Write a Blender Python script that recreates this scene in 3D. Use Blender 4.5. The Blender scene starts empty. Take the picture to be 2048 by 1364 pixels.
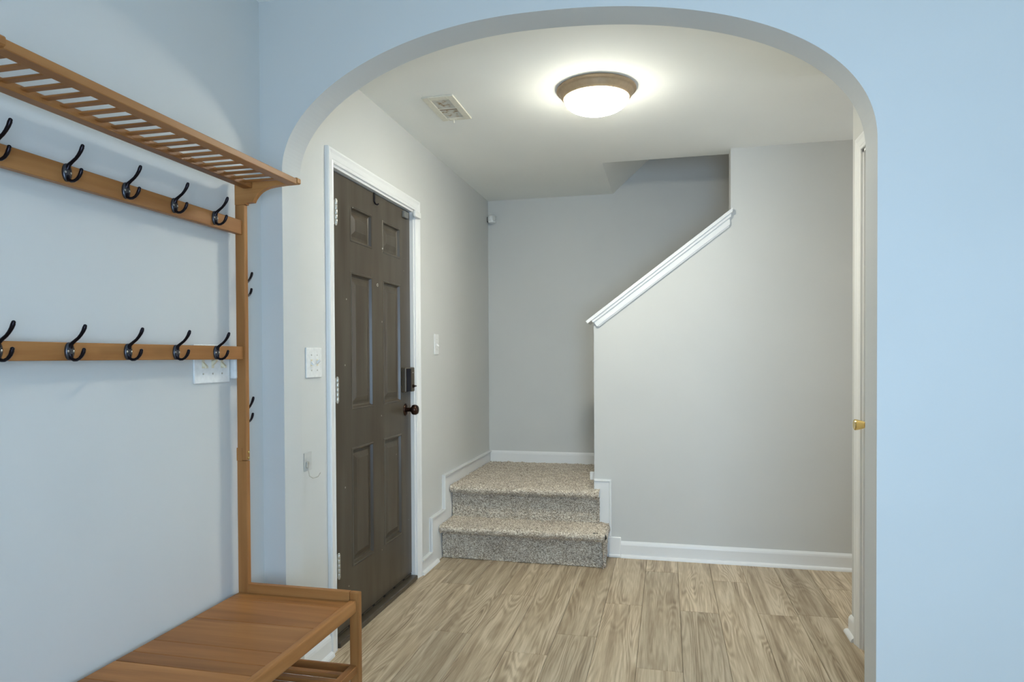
import bpy, bmesh, math, random
import numpy as np
from mathutils import Vector, Matrix
random.seed(7)
rng = np.random.default_rng(7)
S = bpy.context.scene
C = S.collection

# ------------------------------------------------------------------ camera
cam_d = bpy.data.cameras.new('camera'); cam = bpy.data.objects.new('camera', cam_d); C.objects.link(cam)
YAW, PIT, ROL, FPX, CY, HCAM = 0.2274, 0.0144, -0.0050, 1338.78, 733.53, 1.2249
_c, _s = math.cos(YAW), math.sin(YAW)
fw = Vector((-_s*math.cos(PIT), _c*math.cos(PIT), -math.sin(PIT)))
rt = Vector((_c, _s, 0.0)); up = rt.cross(fw)
r2 = rt*math.cos(ROL) + up*math.sin(ROL); u2 = -rt*math.sin(ROL) + up*math.cos(ROL)
cam.matrix_world = Matrix(((r2.x, u2.x, -fw.x, 0), (r2.y, u2.y, -fw.y, 0), (r2.z, u2.z, -fw.z, HCAM), (0, 0, 0, 1)))
cam_d.sensor_width = 36.0; cam_d.lens = FPX/2048*36.0
cam_d.shift_y = (CY-682.0)/2048.0
cam_d.clip_start = 0.02
S.camera = cam

# ------------------------------------------------------------------ world, assumed and added lights, exposure
W = bpy.data.worlds.new('world'); S.world = W; W.use_nodes = True
W.node_tree.nodes['Background'].inputs['Color'].default_value = (0.55, 0.72, 1.0, 1)
W.node_tree.nodes['Background'].inputs['Strength'].default_value = 1.0
S.view_settings.view_transform = 'Standard'; S.view_settings.look = 'None'
S.view_settings.exposure = 0.54; S.view_settings.gamma = 1.0
S.view_settings.use_curve_mapping = False

def area_light(name, loc, target, sx, sy, power, color):
    d = bpy.data.lights.new(name, 'AREA'); d.shape = 'RECTANGLE'; d.size = sx; d.size_y = sy
    d.energy = power; d.color = color
    o = bpy.data.objects.new(name, d); C.objects.link(o)
    o.location = loc
    o.rotation_euler = (Vector(target)-Vector(loc)).to_track_quat('-Z', 'Y').to_euler()
    return o
# assumed daylight-blue key light, set close behind camera for falloff, in an added window
area_light('assumed_key_light', (0.45, -0.53, 1.18), (0.45, 3.0, 1.18), 1.0, 1.05, 48, (0.49, 0.72, 1.0))
# added fill lights: one at the invented right-end window, one above the stairwell
area_light('hall_fill', (2.42, 3.65, 1.35), (0.0, 3.65, 1.35), 0.75, 1.2, 6, (1.0, 0.98, 0.93))
area_light('stairwell_fill', (2.1, 4.65, 3.9), (-0.2, 4.7, 2.4), 0.4, 0.4, 2.5, (1.0, 0.90, 0.76))
LAMP = 98.0            # emission of the hall ceiling lamp's glass

# ------------------------------------------------------------------ measured layout (metres)
XL, Y1, T, YB, YS, ZC = -1.356, 2.05, 0.114, 5.057, 4.124, 2.44

# ------------------------------------------------------------------ materials
def new_mat(name):
    m = bpy.data.materials.new(name); m.use_nodes = True
    nt = m.node_tree; b = nt.nodes['Principled BSDF']
    return m, nt, b
def lnk(nt, a, b): nt.links.new(a, b)
def node(nt, t, **kw):
    n = nt.nodes.new(t)
    for k, v in kw.items(): setattr(n, k, v)
    return n
def ramp(nt, stops):
    n = nt.nodes.new('ShaderNodeValToRGB'); e = n.color_ramp.elements
    while len(e) < len(stops): e.new(0.5)
    for el, (p, c) in zip(e, stops): el.position = p; el.color = (*c, 1)
    return n
def paint(name, col, rough=0.6, bump=0.04, scale=160, spec=0.35):
    m, nt, b = new_mat(name)
    tc = node(nt, 'ShaderNodeTexCoord'); n = node(nt, 'ShaderNodeTexNoise')
    n.inputs['Scale'].default_value = scale; n.inputs['Detail'].default_value = 3
    lnk(nt, tc.outputs['Object'], n.inputs['Vector'])
    n2 = node(nt, 'ShaderNodeTexNoise'); n2.inputs['Scale'].default_value = 2.2
    lnk(nt, tc.outputs['Object'], n2.inputs['Vector'])
    r = ramp(nt, [(0.3, tuple(c*0.985 for c in col)), (0.7, tuple(min(1, c*1.015) for c in col))])
    lnk(nt, n2.outputs['Fac'], r.inputs['Fac']); lnk(nt, r.outputs['Color'], b.inputs['Base Color'])
    bp = node(nt, 'ShaderNodeBump'); bp.inputs['Strength'].default_value = bump; bp.inputs['Distance'].default_value = 0.002
    lnk(nt, n.outputs['Fac'], bp.inputs['Height']); lnk(nt, bp.outputs['Normal'], b.inputs['Normal'])
    b.inputs['Roughness'].default_value = rough; b.inputs['Specular IOR Level'].default_value = spec
    return m
def plain(name, col, rough=0.4, metal=0.0, spec=0.5, coat=0.0):
    m, nt, b = new_mat(name)
    tc = node(nt, 'ShaderNodeTexCoord'); n = node(nt, 'ShaderNodeTexNoise'); n.inputs['Scale'].default_value = 60
    lnk(nt, tc.outputs['Object'], n.inputs['Vector'])
    r = ramp(nt, [(0.3, tuple(c*0.93 for c in col)), (0.7, tuple(min(1, c*1.05) for c in col))])
    lnk(nt, n.outputs['Fac'], r.inputs['Fac']); lnk(nt, r.outputs['Color'], b.inputs['Base Color'])
    b.inputs['Roughness'].default_value = rough; b.inputs['Metallic'].default_value = metal
    b.inputs['Specular IOR Level'].default_value = spec; b.inputs['Coat Weight'].default_value = coat
    return m
def wood(name, axis, dark, mid, light, rough=0.42, s=1.0):
    """stained wood, grain running along `axis`"""
    m, nt, b = new_mat(name)
    tc = node(nt, 'ShaderNodeTexCoord'); oi = node(nt, 'ShaderNodeObjectInfo')
    mul = node(nt, 'ShaderNodeVectorMath', operation='SCALE'); mul.inputs[0].default_value = (3.1, 7.7, 5.3)
    lnk(nt, oi.outputs['Random'], mul.inputs['Scale'])
    add = node(nt, 'ShaderNodeVectorMath', operation='ADD')
    lnk(nt, tc.outputs['Object'], add.inputs[0]); lnk(nt, mul.outputs['Vector'], add.inputs[1])
    mp = node(nt, 'ShaderNodeMapping'); sc = [26*s, 26*s, 26*s]; sc[axis] = 1.6*s; mp.inputs['Scale'].default_value = sc
    lnk(nt, add.outputs['Vector'], mp.inputs['Vector'])
    n = node(nt, 'ShaderNodeTexNoise'); n.inputs['Scale'].default_value = 1.0; n.inputs['Detail'].default_value = 6; n.inputs['Distortion'].default_value = 0.6
    lnk(nt, mp.outputs['Vector'], n.inputs['Vector'])
    mp2 = node(nt, 'ShaderNodeMapping'); sc2 = [5*s, 5*s, 5*s]; sc2[axis] = 1.0*s; mp2.inputs['Scale'].default_value = sc2
    lnk(nt, add.outputs['Vector'], mp2.inputs['Vector'])
    n2 = node(nt, 'ShaderNodeTexNoise'); n2.inputs['Scale'].default_value = 1.0; n2.inputs['Detail'].default_value = 2
    lnk(nt, mp2.outputs['Vector'], n2.inputs['Vector'])
    mix = node(nt, 'ShaderNodeMath', operation='MULTIPLY_ADD'); mix.inputs[1].default_value = 0.5
    h = node(nt, 'ShaderNodeMath', operation='MULTIPLY'); h.inputs[1].default_value = 0.5
    lnk(nt, n2.outputs['Fac'], h.inputs[0]); lnk(nt, n.outputs['Fac'], mix.inputs[0]); lnk(nt, h.outputs[0], mix.inputs[2])
    r = ramp(nt, [(0.36, dark), (0.5, mid), (0.66, light)])
    lnk(nt, mix.outputs[0], r.inputs['Fac'])
    hs = node(nt, 'ShaderNodeHueSaturation')
    mr = node(nt, 'ShaderNodeMapRange'); mr.inputs['To Min'].default_value = 0.9; mr.inputs['To Max'].default_value = 1.1
    lnk(nt, oi.outputs['Random'], mr.inputs['Value']); lnk(nt, mr.outputs['Result'], hs.inputs['Value'])
    lnk(nt, r.outputs['Color'], hs.inputs['Color']); lnk(nt, hs.outputs['Color'], b.inputs['Base Color'])
    bp = node(nt, 'ShaderNodeBump'); bp.inputs['Strength'].default_value = 0.06; bp.inputs['Distance'].default_value = 0.001
    lnk(nt, n.outputs['Fac'], bp.inputs['Height']); lnk(nt, bp.outputs['Normal'], b.inputs['Normal'])
    b.inputs['Roughness'].default_value = rough; b.inputs['Specular IOR Level'].default_value = 0.22
    return m

WALL = (0.63, 0.63, 0.60)
M_wall = paint('wall_paint', WALL, 0.7)
M_ceil = paint('ceiling_paint', (0.90, 0.90, 0.85), 0.85, 0.06, 220)
M_trim = paint('trim_white', (0.82, 0.82, 0.80), 0.35, 0.015, 60, 0.5)
M_plast = plain('white_plastic', (0.80, 0.80, 0.77), 0.35)
M_ivory = plain('ivory_plastic', (0.78, 0.70, 0.50), 0.35)
M_black = plain('black_bronze_metal', (0.018, 0.014, 0.018), 0.28, 0.85)
M_pewter = plain('dark_pewter_metal', (0.075, 0.075, 0.085), 0.3, 0.8)
M_magnet = plain('grey_plastic', (0.17, 0.17, 0.16), 0.5)
M_bronze = plain('dark_bronze_metal', (0.06, 0.032, 0.022), 0.2, 0.9)
M_nickel = plain('satin_nickel', (0.60, 0.58, 0.52), 0.35, 0.9)
M_brass = plain('polished_brass', (0.80, 0.58, 0.22), 0.18, 1.0)
M_lampring = plain('bronze_lamp_pan', (0.42, 0.30, 0.18), 0.45, 0.2)
M_cream = plain('cream_enamel', (0.76, 0.72, 0.60), 0.45)
M_clear = plain('frosted_clear_plastic', (0.55, 0.55, 0.52), 0.3)
M_dark = plain('dark_gap', (0.012, 0.011, 0.01), 0.8)
M_keypad = plain('black_gloss_plastic', (0.008, 0.008, 0.014), 0.55, 0.0, 0.15)
M_lockcase = plain('bronze_lock_case', (0.10, 0.08, 0.055), 0.4, 0.4)
def vent_mat():
    m, nt, b = new_mat('rust_stained_cream_enamel')
    tc = node(nt, 'ShaderNodeTexCoord'); n = node(nt, 'ShaderNodeTexNoise'); n.inputs['Scale'].default_value = 34; n.inputs['Detail'].default_value = 4
    lnk(nt, tc.outputs['Object'], n.inputs['Vector'])
    r = ramp(nt, [(0.30, (0.24, 0.13, 0.06)), (0.40, (0.46, 0.37, 0.25)), (0.47, (0.58, 0.55, 0.46)), (0.8, (0.66, 0.64, 0.57))])
    lnk(nt, n.outputs['Fac'], r.inputs['Fac']); lnk(nt, r.outputs['Color'], b.inputs['Base Color'])
    b.inputs['Roughness'].default_value = 0.45
    return m
M_vent = vent_mat()
M_rust = plain('rusty_vent_enamel', (0.20, 0.12, 0.06), 0.7)
WD, WM, WL_ = (0.215, 0.084, 0.023), (0.335, 0.140, 0.041), (0.45, 0.208, 0.068)
M_wx, M_wy, M_wz = (wood('walnut_stain_'+n, i, WD, WM, WL_) for i, n in enumerate('xyz'))

# front door: dark brown-grey paint, scuffed
def door_mat():
    m, nt, b = new_mat('dark_door_paint')
    tc = node(nt, 'ShaderNodeTexCoord')
    mp = node(nt, 'ShaderNodeMapping'); mp.inputs['Scale'].default_value = (14, 14, 1.6)
    lnk(nt, tc.outputs['Object'], mp.inputs['Vector'])
    n = node(nt, 'ShaderNodeTexNoise'); n.inputs['Scale'].default_value = 1.0; n.inputs['Detail'].default_value = 5
    lnk(nt, mp.outputs['Vector'], n.inputs['Vector'])
    r = ramp(nt, [(0.3, (0.052, 0.036, 0.021)), (0.55, (0.076, 0.061, 0.042)), (0.8, (0.096, 0.082, 0.060))])
    lnk(nt, n.outputs['Fac'], r.inputs['Fac'])
    # small pale chips
    v = node(nt, 'ShaderNodeTexVoronoi'); v.inputs['Scale'].default_value = 11
    lnk(nt, tc.outputs['Object'], v.inputs['Vector'])
    lt = node(nt, 'ShaderNodeMath', operation='LESS_THAN'); lt.inputs[1].default_value = 0.045
    lnk(nt, v.outputs['Distance'], lt.inputs[0])
    sel = node(nt, 'ShaderNodeSeparateColor'); lnk(nt, v.outputs['Color'], sel.inputs['Color'])
    gt = node(nt, 'ShaderNodeMath', operation='GREATER_THAN'); gt.inputs[1].default_value = 0.72
    lnk(nt, sel.outputs[0], gt.inputs[0])
    mu = node(nt, 'ShaderNodeMath', operation='MULTIPLY'); lnk(nt, lt.outputs[0], mu.inputs[0]); lnk(nt, gt.outputs[0], mu.inputs[1])
    mx = node(nt, 'ShaderNodeMix', data_type='RGBA'); mx.inputs['B'].default_value = (0.40, 0.38, 0.33, 1)
    lnk(nt, mu.outputs[0], mx.inputs['Factor']); lnk(nt, r.outputs['Color'], mx.inputs['A'])
    lnk(nt, mx.outputs['Result'], b.inputs['Base Color'])
    n3 = node(nt, 'ShaderNodeTexNoise'); n3.inputs['Scale'].default_value = 4
    lnk(nt, tc.outputs['Object'], n3.inputs['Vector'])
    mr = node(nt, 'ShaderNodeMapRange'); mr.inputs['To Min'].default_value = 0.24; mr.inputs['To Max'].default_value = 0.42
    lnk(nt, n3.outputs['Fac'], mr.inputs['Value']); lnk(nt, mr.outputs['Result'], b.inputs['Roughness'])
    return m
M_door = door_mat()

# floor planks: wood-look vinyl, grain along Y with cathedral figure
def plank_mat():
    m, nt, b = new_mat('oak_vinyl_plank')
    tc = node(nt, 'ShaderNodeTexCoord'); oi = node(nt, 'ShaderNodeObjectInfo')
    mul = node(nt, 'ShaderNodeVectorMath', operation='SCALE'); mul.inputs[0].default_value = (13.1, 37.7, 0)
    lnk(nt, oi.outputs['Random'], mul.inputs['Scale'])
    add = node(nt, 'ShaderNodeVectorMath', operation='ADD')
    lnk(nt, tc.outputs['Object'], add.inputs[0]); lnk(nt, mul.outputs['Vector'], add.inputs[1])
    # broad tone streaks
    mp = node(nt, 'ShaderNodeMapping'); mp.inputs['Scale'].default_value = (24, 1.15, 1)
    lnk(nt, add.outputs['Vector'], mp.inputs['Vector'])
    n = node(nt, 'ShaderNodeTexNoise'); n.inputs['Scale'].default_value = 1; n.inputs['Detail'].default_value = 4; n.inputs['Distortion'].default_value = 0.8
    lnk(nt, mp.outputs['Vector'], n.inputs['Vector'])
    # fine fibre
    mp2 = node(nt, 'ShaderNodeMapping'); mp2.inputs['Scale'].default_value = (170, 7, 1)
    lnk(nt, add.outputs['Vector'], mp2.inputs['Vector'])
    n2 = node(nt, 'ShaderNodeTexNoise'); n2.inputs['Scale'].default_value = 1; n2.inputs['Detail'].default_value = 4
    lnk(nt, mp2.outputs['Vector'], n2.inputs['Vector'])
    # cathedral rings: contour lines of a stretched noise field
    mp3 = node(nt, 'ShaderNodeMapping'); mp3.inputs['Scale'].default_value = (10, 0.95, 1)
    lnk(nt, add.outputs['Vector'], mp3.inputs['Vector'])
    n3 = node(nt, 'ShaderNodeTexNoise'); n3.inputs['Scale'].default_value = 1; n3.inputs['Detail'].default_value = 1.5; n3.inputs['Distortion'].default_value = 0.3
    lnk(nt, mp3.outputs['Vector'], n3.inputs['Vector'])
    k = node(nt, 'ShaderNodeMath', operation='MULTIPLY'); k.inputs[1].default_value = 120; lnk(nt, n3.outputs['Fac'], k.inputs[0])
    sn = node(nt, 'ShaderNodeMath', operation='SINE'); lnk(nt, k.outputs[0], sn.inputs[0])
    # rings show only in patches
    n4 = node(nt, 'ShaderNodeTexNoise'); n4.inputs['Scale'].default_value = 1
    mp4 = node(nt, 'ShaderNodeMapping'); mp4.inputs['Scale'].default_value = (6, 1.8, 1); mp4.inputs['Location'].default_value = (4, 9, 0)
    lnk(nt, add.outputs['Vector'], mp4.inputs['Vector']); lnk(nt, mp4.outputs['Vector'], n4.inputs['Vector'])
    pm = node(nt, 'ShaderNodeMapRange'); pm.inputs['From Min'].default_value = 0.38; pm.inputs['From Max'].default_value = 0.58
    lnk(nt, n4.outputs['Fac'], pm.inputs['Value'])
    ra = node(nt, 'ShaderNodeMath', operation='MULTIPLY'); lnk(nt, sn.outputs[0], ra.inputs[0]); lnk(nt, pm.outputs['Result'], ra.inputs[1])
    a1 = node(nt, 'ShaderNodeMath', operation='MULTIPLY_ADD'); a1.inputs[1].default_value = 0.12
    lnk(nt, ra.outputs[0], a1.inputs[0]); lnk(nt, n.outputs['Fac'], a1.inputs[2])
    sb = node(nt, 'ShaderNodeMath', operation='MULTIPLY_ADD'); sb.inputs[1].default_value = 0.46
    lnk(nt, n2.outputs['Fac'], sb.inputs[0]); lnk(nt, a1.outputs[0], sb.inputs[2])
    r = ramp(nt, [(0.36, (0.185, 0.130, 0.080)), (0.60, (0.345, 0.262, 0.170)), (0.76, (0.450, 0.360, 0.245)), (0.95, (0.590, 0.490, 0.355))])
    lnk(nt, sb.outputs[0], r.inputs['Fac'])
    hs = node(nt, 'ShaderNodeHueSaturation')
    mr = node(nt, 'ShaderNodeMapRange'); mr.inputs['To Min'].default_value = 0.86; mr.inputs['To Max'].default_value = 1.16
    lnk(nt, oi.outputs['Random'], mr.inputs['Value']); lnk(nt, mr.outputs['Result'], hs.inputs['Value'])
    lnk(nt, r.outputs['Color'], hs.inputs['Color']); lnk(nt, hs.outputs['Color'], b.inputs['Base Color'])
    bp = node(nt, 'ShaderNodeBump'); bp.inputs['Strength'].default_value = 0.08; bp.inputs['Distance'].default_value = 0.001
    lnk(nt, n2.outputs['Fac'], bp.inputs['Height']); lnk(nt, bp.outputs['Normal'], b.inputs['Normal'])
    b.inputs['Roughness'].default_value = 0.48; b.inputs['Specular IOR Level'].default_value = 0.35
    return m
M_plank = plank_mat()

def carpet_mat():
    m, nt, b = new_mat('speckled_carpet')
    tc = node(nt, 'ShaderNodeTexCoord')
    v = node(nt, 'ShaderNodeTexVoronoi'); v.inputs['Scale'].default_value = 240
    lnk(nt, tc.outputs['Object'], v.inputs['Vector'])
    sc = node(nt, 'ShaderNodeSeparateColor'); lnk(nt, v.outputs['Color'], sc.inputs['Color'])
    n = node(nt, 'ShaderNodeTexNoise'); n.inputs['Scale'].default_value = 9; n.inputs['Detail'].default_value = 3
    lnk(nt, tc.outputs['Object'], n.inputs['Vector'])
    ad = node(nt, 'ShaderNodeMath', operation='MULTIPLY_ADD'); ad.inputs[1].default_value = 0.4; 
    sb = node(nt, 'ShaderNodeMath', operation='SUBTRACT'); sb.inputs[1].default_value = 0.5
    lnk(nt, n.outputs['Fac'], sb.inputs[0]); lnk(nt, sb.outputs[0], ad.inputs[0]); lnk(nt, sc.outputs[0], ad.inputs[2])
    r = ramp(nt, [(0.0, (0.22, 0.175, 0.13)), (0.3, (0.42, 0.345, 0.26)), (0.6, (0.61, 0.525, 0.41)), (0.85, (0.78, 0.71, 0.585)), (1.0, (0.88, 0.82, 0.70))])
    lnk(nt, ad.outputs[0], r.inputs['Fac']); lnk(nt, r.outputs['Color'], b.inputs['Base Color'])
    b.inputs['Roughness'].default_value = 0.95; b.inputs['Specular IOR Level'].default_value = 0.1
    b.inputs['Sheen Weight'].default_value = 0.2
    return m
M_carpet = carpet_mat()

def glass_lamp():
    m, nt, b = new_mat('lit_opal_glass')
    b.inputs['Base Color'].default_value = (0.9, 0.9, 0.88, 1)
    b.inputs['Emission Color'].default_value = (1.0, 0.98, 0.86, 1)
    # bulbs sit over the middle of the bowl: its rim glows less than its bottom
    tc = node(nt, 'ShaderNodeTexCoord'); sp = node(nt, 'ShaderNodeSeparateXYZ'); lnk(nt, tc.outputs['Object'], sp.inputs[0])
    mr = node(nt, 'ShaderNodeMapRange'); mr.inputs['From Min'].default_value = -0.050; mr.inputs['From Max'].default_value = -0.108
    mr.inputs['To Min'].default_value = LAMP*0.25; mr.inputs['To Max'].default_value = LAMP
    lnk(nt, sp.outputs[2], mr.inputs['Value']); lnk(nt, mr.outputs['Result'], b.inputs['Emission Strength'])
    b.inputs['Roughness'].default_value = 0.3
    return m
M_opal = glass_lamp()
def pane_mat():
    m = bpy.data.materials.new('window_glass'); m.use_nodes = True; nt = m.node_tree; nt.nodes.clear()
    o = node(nt, 'ShaderNodeOutputMaterial'); t = node(nt, 'ShaderNodeBsdfTransparent'); g = node(nt, 'ShaderNodeBsdfGlossy')
    g.inputs['Roughness'].default_value = 0.02
    mx = node(nt, 'ShaderNodeMixShader'); mx.inputs[0].default_value = 0.06
    lnk(nt, t.outputs[0], mx.inputs[1]); lnk(nt, g.outputs[0], mx.inputs[2]); lnk(nt, mx.outputs[0], o.inputs[0])
    return m
M_pane = pane_mat()

# ------------------------------------------------------------------ mesh helpers
class MB:
    """collects shapes (world coordinates) into one mesh"""
    def __init__(self): self.bm = bmesh.new()
    def box(self, x0, x1, y0, y1, z0, z1, bev=0.0, seg=1):
        vs = [self.bm.verts.new((x, y, z)) for z in (z0, z1) for (x, y) in ((x0, y0), (x1, y0), (x1, y1), (x0, y1))]
        F = [(3, 2, 1, 0), (4, 5, 6, 7), (0, 1, 5, 4), (1, 2, 6, 5), (2, 3, 7, 6), (3, 0, 4, 7)]
        fs = [self.bm.faces.new([vs[i] for i in f]) for f in F]
        if bev > 0:
            es = list({e for f in fs for e in f.edges})
            bmesh.ops.bevel(self.bm, geom=es, offset=bev, segments=seg, affect='EDGES', profile=0.5)
        return self
    def prism(self, pts, axis, a, b):
        """polygon pts (2D in the two other axes, x-y-z order) extruded along axis from a to b"""
        def P(p, t):
            q = [p[0], p[1]]; q.insert(axis, t); return q
        A = [self.bm.verts.new(P(p, a)) for p in pts]; B = [self.bm.verts.new(P(p, b)) for p in pts]
        n = len(pts)
        f1 = self.bm.faces.new(A); f2 = self.bm.faces.new(B[::-1])
        for i in range(n): self.bm.faces.new((A[(i+1) % n], A[i], B[i], B[(i+1) % n]))
        return self
    def lathe(self, prof, center, axis=2, n=32, sign=1):
        """profile [(r, h)] revolved round axis through center"""
        rings = []
        for r, h in prof:
            ring = []
            for k in range(n):
                t = 2*math.pi*k/n; c = r*math.cos(t); s = r*math.sin(t)
                q = {2: (c, s, h*sign), 0: (h*sign, c, s), 1: (c, h*sign, s)}[axis]
                ring.append(self.bm.verts.new((center[0]+q[0], center[1]+q[1], center[2]+q[2])))
            rings.append(ring)
        for a, b in zip(rings, rings[1:]):
            for k in range(n): self.bm.faces.new((a[k], a[(k+1) % n], b[(k+1) % n], b[k]))
        for ring in (rings[0], rings[-1]):
            try: self.bm.faces.new(ring)
            except Exception: pass
        return self
    def tube(self, pts, radii, n=10, flat=1.0):
        pts = [Vector(p) for p in pts]; rings = []
        for i, p in enumerate(pts):
            d = (pts[min(i+1, len(pts)-1)]-pts[max(i-1, 0)]).normalized()
            ref = Vector((0, 1, 0)) if abs(d.y) < 0.9 else Vector((1, 0, 0))
            u = d.cross(ref).normalized(); v = d.cross(u).normalized()
            rings.append([self.bm.verts.new(p + radii[i]*(math.cos(2*math.pi*k/n)*u + flat*math.sin(2*math.pi*k/n)*v)) for k in range(n)])
        for a, b in zip(rings, rings[1:]):
            for k in range(n): self.bm.faces.new((a[k], a[(k+1) % n], b[(k+1) % n], b[k]))
        self.bm.faces.new(rings[0]); self.bm.faces.new(rings[-1])
        return self
    def sphere(self, c, r, sx=1, sy=1, sz=1, seg=14):
        m = Matrix.Translation(c) @ Matrix.Diagonal((sx, sy, sz, 1))
        bmesh.ops.create_uvsphere(self.bm, u_segments=seg, v_segments=max(6, seg//2+1), radius=r, matrix=m); return self
    def sweep(self, path, prof, frame):
        """mitred sweep; path = list of 2D pts, frame maps (p2d, v) -> 3D; prof = [(u, v)]: u = offset to the left of travel, v = out of plane"""
        n = len(path); rings = []
        for i, p in enumerate(path):
            p = Vector(p)
            d0 = (p-Vector(path[i-1])).normalized() if i > 0 else None
            d1 = (Vector(path[i+1])-p).normalized() if i < n-1 else None
            if d0 is None: d0 = d1
            if d1 is None: d1 = d0
            n0 = Vector((-d0.y, d0.x)); n1 = Vector((-d1.y, d1.x))
            mvec = (n0+n1); mvec = mvec/ (mvec.length**2) * 2 if mvec.length > 1e-6 else n0
            rings.append([self.bm.verts.new(frame(p+mvec*u, v)) for u, v in prof])
        m = len(prof)
        for a, b in zip(rings, rings[1:]):
            for k in range(m): self.bm.faces.new((a[k], a[(k+1) % m], b[(k+1) % m], b[k]))
        self.bm.faces.new(rings[0]); self.bm.faces.new(rings[-1])
        return self
    def mesh(self, name, origin, mat, smooth=False):
        bmesh.ops.recalc_face_normals(self.bm, faces=self.bm.faces)
        bmesh.ops.translate(self.bm, verts=self.bm.verts, vec=-Vector(origin))
        me = bpy.data.meshes.new(name); self.bm.to_mesh(me); self.bm.free()
        me.materials.append(mat)
        if smooth:
            me.polygons.foreach_set('use_smooth', [True]*len(me.polygons))
            try: me.set_sharp_from_angle(angle=math.radians(40))
            except Exception: pass
        return me

def tag(o, label=None, cat=None, group=None, kind=None):
    if label: o['label'] = label
    if cat: o['category'] = cat
    if group: o['group'] = group
    if kind: o['kind'] = kind
    return o
ORI = {}
def put(name, mb, mat, parent=None, origin=(0, 0, 0), smooth=False, label=None):
    if parent is not None: origin = ORI[parent.name]
    o = bpy.data.objects.new(name, mb.mesh(name, origin, mat, smooth)); C.objects.link(o)
    ORI[o.name] = tuple(origin)
    if parent is not None: o.parent = parent
    else: o.location = origin
    if label: o['label'] = label
    return o
def empty(name, loc, label=None, cat=None, group=None, kind=None):
    o = bpy.data.objects.new(name, None); C.objects.link(o); o.location = loc; o.empty_display_size = 0.05
    ORI[o.name] = tuple(loc)
    return tag(o, label, cat, group, kind)
def struct(name, mb, mat, label, origin=(0, 0, 0), cat=None):
    return tag(put(name, mb, mat, None, origin), label, cat, None, 'structure')
def copy_tree(o, parent, offset):
    """copy a part (moved by offset) with its sub-parts"""
    c = o.copy(); C.objects.link(c); c.parent = parent; c.location = Vector(o.location)+Vector(offset)
    ORI[c.name] = ORI[o.name]
    for ch in o.children:
        d = ch.copy(); C.objects.link(d); d.parent = c
    return c

# ================================================================== SETTING
XR = 2.30            # far right end of the hall behind the closet wall
XLR, YLR = 2.60, -0.40   # living room's right and rear wall
DY0, DY1, DZ = 2.552, 3.478, 2.035   # front door opening

# floor with planks
fl = struct('floor', MB().box(XL-0.15, XLR+0.15, YLR-0.15, YB+0.15, -0.12, -0.006), M_dark,
            'wood-look vinyl plank floor running from the living room under the arch to the stairs', cat='floor')
PW = 0.18
x = -0.30 - PW*7
cols = []
while x < XLR: cols.append(x); x += PW
starts = {}
for ci, x0 in enumerate(cols):
    xa, xb = max(x0, XL+0.001), min(x0+PW, XLR)
    if xb-xa < 0.02: continue
    L = 1.22
    off = random.uniform(0, L)
    if abs(x0+0.48) < 0.01: off = (2.914-YLR) % L
    y = YLR - L + off
    ymax = 4.13 if xa > -0.45 else 4.13
    while y < ymax:
        ya, yb = max(y, YLR), min(y+L, ymax)
        if yb-ya > 0.02:
            mb = MB(); g = 0.0008
            c = 0.0012
            vs = []
            for (dx, z) in ((0, -0.006), (g, -c), (g+c, 0.0)):
                vs.append([mb.bm.verts.new(p) for p in ((xa+dx, ya+dx, z), (xb-dx, ya+dx, z), (xb-dx, yb-dx, z), (xa+dx, yb-dx, z))])
            for A, B in zip(vs, vs[1:]):
                for k in range(4): mb.bm.faces.new((A[k], A[(k+1) % 4], B[(k+1) % 4], B[k]))
            mb.bm.faces.new(vs[-1])
            put('plank', mb, M_plank, fl)
        y += L

# left wall (living room and hall are one plane), with the front door opening
mb = MB()
mb.box(XL-0.14, XL, YLR, DY0, 0, ZC); mb.box(XL-0.14, XL, DY1, YB, 0, ZC); mb.box(XL-0.14, XL, DY0, DY1, DZ, ZC)
struct('wall_left', mb, M_wall, 'long pale wall on the left behind the coat rack and round the front door', cat='wall')

# arch wall: segmental-elliptic opening
AL, AR, AX, AZ = -1.2735, 0.5715, -0.44, 2.294
arch = [(AL, 0.0)]
nA = 110
for i in range(nA+1):
    t = math.pi - math.pi*i/nA
    cx, sx = math.cos(t), math.sin(t)
    if cx <= 0: a, zs, n = AX-AL, 1.86, 2.0
    else: a, zs, n = AR-AX, 1.82, 2.2
    arch.append((AX + math.copysign(a*abs(cx)**(2/n), cx), zs+(AZ-zs)*abs(sx)**(2/n)))
arch.append((AR, 0.0))
mb = MB(); bm = mb.bm
def ring(y): return [bm.verts.new((p[0], y, p[1])) for p in arch]
A, B = ring(Y1), ring(Y1+T)
XE = XLR
for R_, y in ((A, Y1), (B, Y1+T)):
    topv = [bm.verts.new((min(max(p[0], XL), XE), y, ZC)) for p in arch]
    lo, hi = bm.verts.new((XL, y, 0)), bm.verts.new((XL, y, ZC))
    bm.faces.new((R_[0], lo, hi, topv[0])) if True else None
    for i in range(len(arch)-1):
        if i == 0 or i == len(arch)-2:
            bm.faces.new((R_[i], R_[i+1], topv[i+1])) if i == 0 else bm.faces.new((R_[i], R_[i+1], topv[i]))
        else:
            bm.faces.new((R_[i], R_[i+1], topv[i+1], topv[i]))
    lo2, hi2 = bm.verts.new((XE, y, 0)), bm.verts.new((XE, y, ZC))
    bm.faces.new((R_[-1], topv[-1], hi2, lo2))
for i in range(len(arch)-1): bm.faces.new((A[i], B[i], B[i+1], A[i+1]))
bmesh.ops.remove_doubles(bm, verts=bm.verts, dist=1e-5)
struct('wall_arch', mb, M_wall, 'pale wall with the wide rounded arch opening into the hall', cat='wall')

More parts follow.
